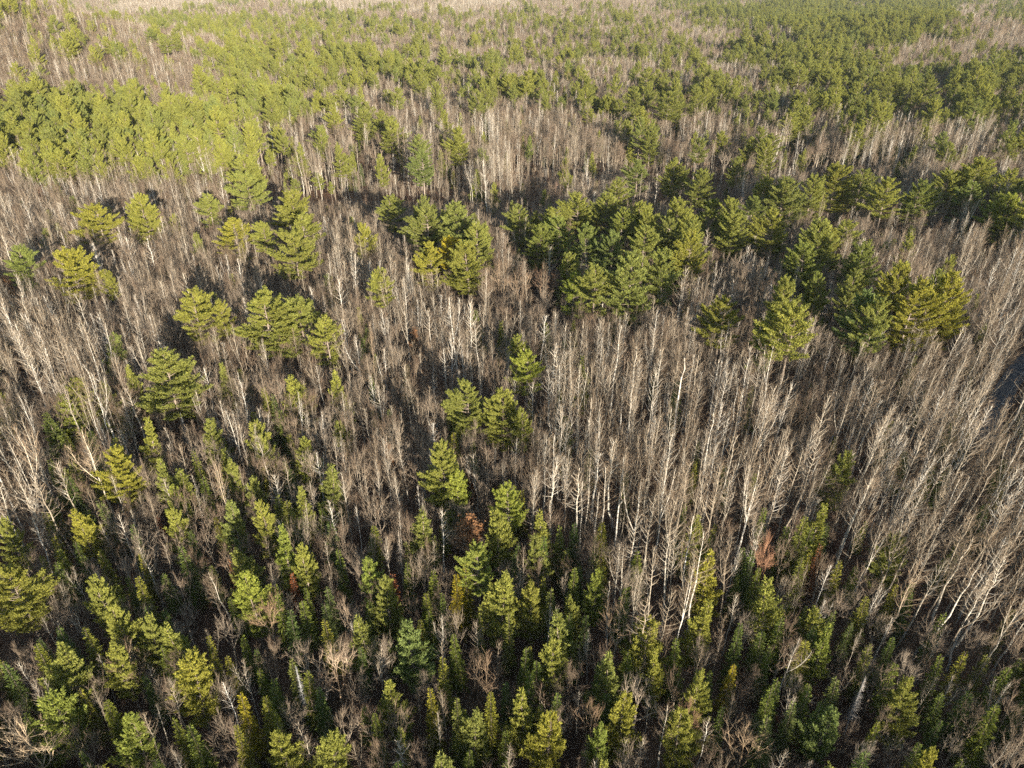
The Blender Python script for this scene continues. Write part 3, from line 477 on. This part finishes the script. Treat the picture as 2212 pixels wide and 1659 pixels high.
CLEAR = np.array([(2150, 2230, 735, 880, 165), (1535, 1650, 385, 432, 300), (1600, 1640, 790, 900, 135), (1700, 1775, 800, 900, 135), (905, 960, 715, 795, 150), (1330, 1650, 395, 430, 290), (640, 1050, 380, 425, 300), (200, 500, 395, 420, 300)])

# ------------------------------------------------------------------ scatter the rest of the wood
cellsz = 6.0; occ = {}
def near_ok(x, y, kind):
    cx_, cy_ = int(x // cellsz), int(y // cellsz); m = MIND[kind]
    for a in (-1, 0, 1):
        for b in (-1, 0, 1):
            for (qx, qy, qk) in occ.get((cx_ + a, cy_ + b), ()):
                big = m if qk == kind else (min(m, MIND[qk]) * 0.62)
                if (qx - x) ** 2 + (qy - y) ** 2 < big * big: return False
    return True
def occupy(x, y, kind): occ.setdefault((int(x // cellsz), int(y // cellsz)), []).append((x, y, kind))
for t in trees: occupy(t['x'], t['y'], t['kind'])
def lane_d(x, y):
    a = LANE[:-1]; b = LANE[1:]; ab = b - a; p = np.array([x, y]); t = np.clip(((p - a) * ab).sum(1) / (ab ** 2).sum(1), 0, 1)
    return np.min(np.hypot(*(a + ab * t[:, None] - p).T))
def cover(x, y, z):
    px, py, dep = proj(x, y, z)
    col = np.clip((px + rng.normal(0, 14, np.shape(px))) / 79, 0, 27).astype(int)
    jit = rng.normal(0, 1, np.shape(py)) * np.clip(py / 40, 2, 16)
    row = np.clip(np.searchsorted(RY, py + jit, side='right') - 1, 0, len(RY) - 1)
    return px, py, dep, row, col
GRID = np.array([list(b) for _, b in ROWS])
def scatter(y0, y1, gap, sizef, bands):
    xs = []; ys = []
    for yy in np.arange(y0, y1, gap):
        wmax = (yy * cp + 42) * 0.72 * 1.10 + 25; wl = -wmax; wr = wmax + (25 if yy < 300 else 0)
        n = int((wr - wl) / gap); xs.append(wl + (np.arange(n) + rng.rand(n)) * gap); ys.append(yy + rng.rand(n) * gap)
    x = np.concatenate(xs); y = np.concatenate(ys); o = rng.permutation(len(x)); x = x[o]; y = y[o]
    z = height(x, y); px, py, dep, row, col = cover(x, y, z + 10); _, _, _, row2, col2 = cover(x, y, z + 19); _, _, _, row3, col3 = cover(x, y, z + 3); u = rng.rand(len(x))
    patch = np.sin(x * 0.045 + 2 * np.sin(y * 0.03)) + np.sin(y * 0.052 + 1.7 * np.sin(x * 0.021))
    for i in range(len(x)):
        c = GRID[row[i], col[i]]; c2 = GRID[row2[i], col2[i]]; mix = list(MIX[c]); k_ = (1 - MIX[c2][0]) / max(0.01, 1 - MIX[c][0]); mix = [MIX[c2][0]] + [a * k_ for a in mix[1:]]; s = 0
        if py[i] < 330 and c2 in 'nmhp': mix[0] *= max(0.05, 1 + 0.8 * patch[i])
        if py[i] < 330 and c == 'm': mix = [.065, .05, .16, .18, .48]
        if py[i] < 330 and c == 'h': mix = [.012, .02, .04, .34, .55]
        if py[i] > 1150 and c == 'h': mix = [0, .09, .14, .22, .42]
        if py[i] > 400: mix[0] *= 0.12 if c2 != 'p' else 0.6
        if py[i] > 600: mix[0] = 0; mix[1] *= 0.75
        kind = None
        for nm, p in zip(NAMES, mix):
            s += p
            if u[i] < s: kind = nm; break
        if kind is None or not near_ok(x[i], y[i], kind): continue
        if y[i] < 300 and x[i] > 40 and lane_d(x[i], y[i]) < 2.7: continue
        yy = py[i]; f = rng.normal(1, 0.11)
        near = np.clip((yy - 650) / 600, 0, 1)
        H = {'white_pine': 23 - 7.5 * near, 'young_pine': 15 - 2.5 * near, 'fir_tree': 12 - 1.2 * near, 'bare_aspen': (19.5 if c in 'at' else 17) - (5.5 if c != 'a' else 1.5) * near, 'bare_maple': 15.5 - 5.0 * near}[kind] * np.clip(f, 0.72, 1.3) * (1.06 if yy < 330 else 1)
        c3 = GRID[row3[i], col3[i]]
        if c in 'ol' or (c3 in 'ol' and c != 't' and kind.startswith('bare')): H *= 0.5
        if kind == 'white_pine' and yy < 330: H *= rng.uniform(0.72, 1.08)
        wid = {'white_pine': 0.38 if yy < 330 else 0.40, 'young_pine': 0.35, 'fir_tree': 0.225, 'bare_aspen': 0.24, 'bare_maple': 0.42}[kind] * H * rng.uniform(0.8, 1.22)
        tx, ty, td = proj(x[i], y[i], z[i] + H); mx_, my_, _ = proj(x[i], y[i], z[i] + H * 0.75)
        bx = HB[(HB[:, 4] > td - 1) & (HB[:, 0] < tx) & (HB[:, 1] > tx) & (HB[:, 2] < ty) & (HB[:, 3] > ty)] if ty > 180 else ()
        if len(bx) and (kind in ('white_pine', 'young_pine', 'fir_tree') or rng.rand() < 0.85): continue
        if ty > 300 and np.any((CLEAR[:, 4] > td) & (CLEAR[:, 0] < tx) & (CLEAR[:, 1] > tx) & (CLEAR[:, 2] < ty) & (CLEAR[:, 3] > ty)) and rng.rand() < 0.9: continue
        if kind != 'bare_aspen' and kind != 'bare_maple' and 1500 > ty > 350 and len(HB):   # evergreens must not cover the single trees' crowns
            b2 = HB[(HB[:, 4] > td) & (HB[:, 0] < mx_) & (HB[:, 1] > mx_) & (HB[:, 2] < my_) & (HB[:, 3] > my_)]
            if len(b2): continue
        lean = (rng.normal(0, 0.03), rng.normal(0, 0.03))
        if kind == 'bare_aspen' and tx > 1560 and ty > 680: lean = (rng.normal(0.10, 0.04) * min(1, (tx - 1500) / 350), rng.normal(0.02, 0.04))
        tree(kind, float(x[i]), float(y[i]), float(H), float(wid), lean=lean); occupy(x[i], y[i], kind)
scatter(-70, 330, 1.75, 1, None)
n1 = len(trees)
scatter(330, 700, 3.0, 1, None)
cellsz = 9.0; occ = {}
for t in trees[n1:]:
    if t['y'] > 680: occupy(t['x'], t['y'], t['kind'])
scatter(700, 1300, 4.9, 1, None)
scatter(1300, 3400, 8.0, 1, None)
print('trees', n1, len(trees))

# ------------------------------------------------------------------ which ones become things of their own
def score(t): return (t['H'] * 0.55) * t['wid'] / t['dep'] ** 2 if (-5 < t['px'] < 2217 and -5 < t['py'] < 1640 and t['dep'] > 5) else -1
LIMIT = {'white_pine': 290, 'young_pine': 240, 'fir_tree': 290, 'bare_aspen': 290, 'bare_maple': 290}
solo, mass = [], []
for kind in KINDS:
    L = [t for t in trees if t['kind'] == kind]; L.sort(key=lambda t: (not t['hero'], -score(t)))
    n = LIMIT.get(kind, 300); keep = [t for t in L[:n] if t['hero'] or score(t) > 0]; ids = set(map(id, keep))
    solo += keep; mass += [t for t in L if id(t) not in ids]

# ------------------------------------------------------------------ labels from the look and the nearest landmark
WORD = {'white_pine': 'white pine', 'young_pine': 'young pine', 'fir_tree': 'fir', 'bare_aspen': 'bare aspen', 'bare_maple': 'bare maple', 'rusty_oak': 'oak', 'dead_fir': 'dead fir', 'grey_snag': 'dead spruce'}
GROUP = {'white_pine': 'white pines of the wood', 'young_pine': 'young pines of the wood', 'fir_tree': 'firs among the bare trees', 'bare_aspen': 'bare pale aspens', 'bare_maple': 'bare brown hardwoods',
         'rusty_oak': 'oaks with rusty leaves', 'dead_fir': 'dead red firs', 'grey_snag': 'dead grey spruces'}
LM = [(t['px'], t['by'], t['short']) for t in solo if t['short']] + [(2180, 820, 'the paved lane'), (1606, 420, 'the broken white snag'), (20, 1640, 'the bottom left corner'), (2190, 1640, 'the bottom right corner'), (850, 1650, 'the bottom edge middle'), (1400, 1655, 'the bottom edge by the maple')]
LMA = np.array([(a, b) for a, b, _ in LM]); ORD = ['nearest', 'second', 'third', 'fourth', 'fifth', 'sixth', 'seventh', 'eighth', 'ninth', 'tenth', 'eleventh', 'twelfth', 'thirteenth', 'fourteenth', 'fifteenth', 'sixteenth', 'seventeenth', 'eighteenth', 'nineteenth', 'twentieth']
bucket = {}
def centre(t): return (t['px'] + t['bx']) / 2, (t['py'] + t['by']) / 2
def lm_dist(t): cx_, cy_ = centre(t); return np.hypot(LMA[:, 0] - cx_, (LMA[:, 1] - cy_) * 1.15)
for t in sorted([t for t in solo if not t['label']], key=lambda t: lm_dist(t).min()):
    cx_, cy_ = centre(t); dd = lm_dist(t)
    base = {'white_pine': 23, 'young_pine': 14, 'fir_tree': 12, 'bare_aspen': 17, 'bare_maple': 13}[t['kind']]
    size = 'tall' if t['H'] > base * 1.08 else ('short' if t['H'] < base * 0.92 else 'middling')
    shp = 'slim' if t['wid'] / t['H'] < {'white_pine': .38, 'young_pine': .37, 'fir_tree': .22, 'bare_aspen': .26, 'bare_maple': .41}[t['kind']] else 'full'
    for j in np.argsort(dd):                             # the nearest landmark that has not yet twelve of this sort on this side
        dx, dy = cx_ - LMA[j, 0], (cy_ - LMA[j, 1]) * 1.15
        rel = ('right of' if dx > 0 else 'left of') if abs(dx) > abs(dy) else ('in front of' if dy > 0 else 'behind')
        B = bucket.setdefault((t['kind'], size, shp, rel, LM[j][2]), [])
        if len(B) < 12: B.append((float(dd[j]), t)); break
for (k, size, shp, rel, lm), L in bucket.items():
    L.sort(key=lambda a: a[0])
    for i, (_, t) in enumerate(L):
        o = '' if len(L) == 1 else (', ' + ORD[min(i, 19)] + ' of its kind')
        crown = {'bare_aspen': '', 'bare_maple': '', 'fir_tree': 'green ', 'young_pine': '', 'white_pine': ''}[k]
        t['label'] = f"{size} {shp} {crown}{WORD[k]} {rel} {lm}" + (f", {ORD[i]} nearest" if len(L) > 1 and i else (', nearest' if len(L) > 1 else ''))

# ------------------------------------------------------------------ build the single trees
def euler(t): return (t['lean'][1] * -1.0, t['lean'][0], t['az'])
from mathutils import Euler, Matrix
def lean_euler(t):
    # the tree is turned about its own axis first, then leaned
    m = Euler((-t['lean'][1], t['lean'][0], 0)).to_matrix() @ Matrix.Rotation(t['az'], 3, 'Z'); return m.to_euler()
CATS = {'white_pine': 'pine tree', 'young_pine': 'pine tree', 'fir_tree': 'fir tree', 'bare_aspen': 'aspen tree', 'bare_maple': 'bare tree', 'rusty_oak': 'oak tree', 'dead_fir': 'dead tree', 'grey_snag': 'dead tree'}
for t in solo:
    tm, cm, h0, r0 = KINDS[t['kind']][t['var']]
    e = bpy.data.objects.new(t['kind'], None); e.empty_display_size = 0.5; link(e)
    e.location = (t['x'], t['y'], t['z']); e.rotation_euler = lean_euler(t); e.scale = (t['s'][0], t['s'][0], t['s'][1])
    e['label'] = t['label']; e['category'] = CATS[t['kind']]; e['group'] = GROUP[t['kind']]
    a = link(bpy.data.objects.new('trunk', tm), e); b = link(bpy.data.objects.new('crown' if t['kind'] not in ('grey_snag',) else 'twigs', cm), e)
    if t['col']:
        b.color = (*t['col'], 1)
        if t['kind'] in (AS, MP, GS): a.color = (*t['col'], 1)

# ------------------------------------------------------------------ the masses: one object per kind
def mass_object(name, kind, pts, rot, scl, idx):
    coll = bpy.data.collections.new(kind + '_shapes')
    for o in protos[kind]: coll.objects.link(o)
    me = bpy.data.meshes.new(name); me.vertices.add(len(pts)); me.vertices.foreach_set('co', np.asarray(pts, 'f4').ravel())
    for nm, ty, arr, f in (('rot', 'FLOAT_VECTOR', rot, 'vector'), ('scl', 'FLOAT_VECTOR', scl, 'vector'), ('idx', 'INT', idx, 'value')):
        at_ = me.attributes.new(nm, ty, 'POINT'); at_.data.foreach_set(f, np.asarray(arr, 'i4' if ty == 'INT' else 'f4').ravel())
    o = link(bpy.data.objects.new(name, me)); o['kind'] = 'stuff'
    nt = bpy.data.node_groups.new(name, 'GeometryNodeTree')
    nt.interface.new_socket('Geometry', in_out='INPUT', socket_type='NodeSocketGeometry'); nt.interface.new_socket('Geometry', in_out='OUTPUT', socket_type='NodeSocketGeometry')
    gi = nt.nodes.new('NodeGroupInput'); go = nt.nodes.new('NodeGroupOutput'); ip = nt.nodes.new('GeometryNodeInstanceOnPoints'); ci = nt.nodes.new('GeometryNodeCollectionInfo')
    ci.inputs['Collection'].default_value = coll; ci.inputs['Separate Children'].default_value = True; ci.inputs['Reset Children'].default_value = True
    ip.inputs['Pick Instance'].default_value = True
    def attr(nm, dt):
        a = nt.nodes.new('GeometryNodeInputNamedAttribute'); a.data_type = dt; a.inputs['Name'].default_value = nm; return a.outputs['Attribute']
    nt.links.new(gi.outputs[0], ip.inputs['Points']); nt.links.new(ci.outputs[0], ip.inputs['Instance'])
    nt.links.new(attr('idx', 'INT'), ip.inputs['Instance Index']); nt.links.new(attr('scl', 'FLOAT_VECTOR'), ip.inputs['Scale'])
    er = nt.nodes.new('FunctionNodeEulerToRotation'); nt.links.new(attr('rot', 'FLOAT_VECTOR'), er.inputs[0]); nt.links.new(er.outputs[0], ip.inputs['Rotation'])
    nt.links.new(ip.outputs[0], go.inputs[0])
    o.modifiers.new('wood', 'NODES').node_group = nt
    return o
MN = {'white_pine': 'far_pine_woods', 'young_pine': 'young_pine_thicket', 'fir_tree': 'far_fir_woods', 'bare_aspen': 'far_aspen_woods', 'bare_maple': 'far_hardwood_forest'}
for kind, nm in MN.items():
    L = [t for t in mass if t['kind'] == kind]
    mass_object(nm, kind, [(t['x'], t['y'], t['z']) for t in L], [tuple(lean_euler(t)) for t in L], [(t['s'][0], t['s'][0], t['s'][1]) for t in L], [t['var'] for t in L])
# undergrowth
bx, by = [], []
for (a0, a1, gap) in ((30, 300, 3.0), (300, 560, 5.0)):
    for yy in np.arange(a0, a1, gap):
        wmax = (yy * cp + 42) * 0.74 + 8; n = int(2 * wmax / gap); bx.append(-wmax + (np.arange(n) + rng.rand(n)) * gap); by.append(yy + rng.rand(n) * gap)
bx = np.concatenate(bx); by = np.concatenate(by); px, py, dep, row, col = cover(bx, by, height(bx, by) + 2); c = GRID[row, col]
keep = (rng.rand(len(bx)) < np.where((c == 'g') | (c == 't') | (c == 'l') | (c == 'o'), 0.3, np.where(c == 'a', 0.35, 0.8))) & np.array([not (a > 40 and b < 230 and lane_d(a, b) < 3.6) for a, b in zip(bx, by)])
bx, by = bx[keep], by[keep]; n = len(bx); s = rng.uniform(0.7, 1.25, n)
mass_object('undergrowth', 'brush', np.stack([bx, by, height(bx, by)], 1), np.stack([np.zeros(n), np.zeros(n), rng.uniform(0, 6.28, n)], 1), np.stack([s, s, s * rng.uniform(0.7, 1.3, n)], 1), rng.randint(0, 4, n))
print('solo', len(solo), 'mass', len(mass), 'brush', n)

# ------------------------------------------------------------------ broken white snag in the clearing, utility poles and wires at the lane
def single(name, mesh, mat, label, cat, group=None):
    o = link(bpy.data.objects.new(name, mesh.build(name, [mat]))); o['label'] = label; o['category'] = cat
    if group: o['group'] = group
    return o
x, y = at(1604, 430, 0.0); r = np.random.RandomState(3); S = Mesh(); z = float(height(x, y))
pts = np.array([(x, y, z - .3), (x + .1, y, z + 2), (x + .35, y, z + 4.5), (x + .7, y + .1, z + 7.6), (x + .78, y + .1, z + 8.4)])
S.tube(pts, [.30, .27, .22, .2, .05], 8); S.spikes([pts[3], pts[2], pts[1]], [(.6, .1, .9), (-.7, .2, .5), (.8, -.3, .2)], [.9, .7, .8], .05)
o = single('broken_snag', S, M['grey_wood'], 'broken off white dead trunk standing alone in the dark clearing', 'dead tree'); o.color = (1.5, 1.5, 1.5, 1)
poles = [at(2140, 955), at(2262, 765)]
tops = []
for i, (x, y) in enumerate(poles):
    z = float(height(x, y)); e = link(bpy.data.objects.new('utility_pole', None)); e.location = (x, y, z); e['group'] = 'wooden poles along the lane'; e['category'] = 'utility pole'
    e['label'] = ('weathered utility pole buried in aspens at the near end of the lane', 'weathered utility pole beyond the edge at the far end of the lane')[i]
    P = Mesh(); P.tube([(0, 0, -.3), (0, 0, 9.6)], [.16, .11], 10); q = link(bpy.data.objects.new('post', P.build('post', [M['grey_wood']])), e)
    A = Mesh(); dx, dy = -0.8, 0.6; A.tube([(-dx * .9, -dy * .9, 9.1), (dx * .9, dy * .9, 9.1)], [.06, .06], 4); link(bpy.data.objects.new('crossarm', A.build('crossarm', [M['grey_wood']])), e)
    tops.append([(x + s_ * dx * .8, y + s_ * dy * .8, z + 9.2) for s_ in (-1, 1)])
for s_ in (0, 1):
    a, b = np.array(tops[0][s_]), np.array(tops[1][s_]); t = np.linspace(0, 1, 24)[:, None]
    p = a + (b - a) * t; p[:, 2] -= (4 * t * (1 - t)).ravel() * 1.3
    Wm = Mesh(); Wm.tube(p, .022, 4); o = single('overhead_wire', Wm, M['grey_wood'], ('thin overhead wire above the lane, the one on its left side', 'thin overhead wire above the lane, the one on its right side')[1 - s_], 'wire', 'wires over the lane')

# ------------------------------------------------------------------ haze
hz = Mesh(); x0, x1, y0, y1, z0, z1 = -6100, 6100, -800, 8100, -12, 100
hv = [(a, b, c) for c in (z0, z1) for b in (y0, y1) for a in (x0, x1)]
hz.add(hv, [(0, 2, 1), (1, 2, 3), (4, 5, 6), (5, 7, 6), (0, 1, 4), (1, 5, 4), (2, 6, 3), (3, 6, 7), (0, 4, 2), (2, 4, 6), (1, 3, 5), (3, 7, 5)])
hm, nt = new_mat('haze_air'); pv = nt.nodes.new('ShaderNodeVolumePrincipled'); pv.inputs['Color'].default_value = (0.86, 0.92, 1.0, 1); pv.inputs['Density'].default_value = 0.000035; pv.inputs['Anisotropy'].default_value = 0.0
o_ = nt.nodes.new('ShaderNodeOutputMaterial'); nt.links.new(pv.outputs[0], o_.inputs['Volume'])
HAZE = True
if HAZE:
    h = link(bpy.data.objects.new('haze', hz.build('haze', [hm]))); h['kind'] = 'stuff'
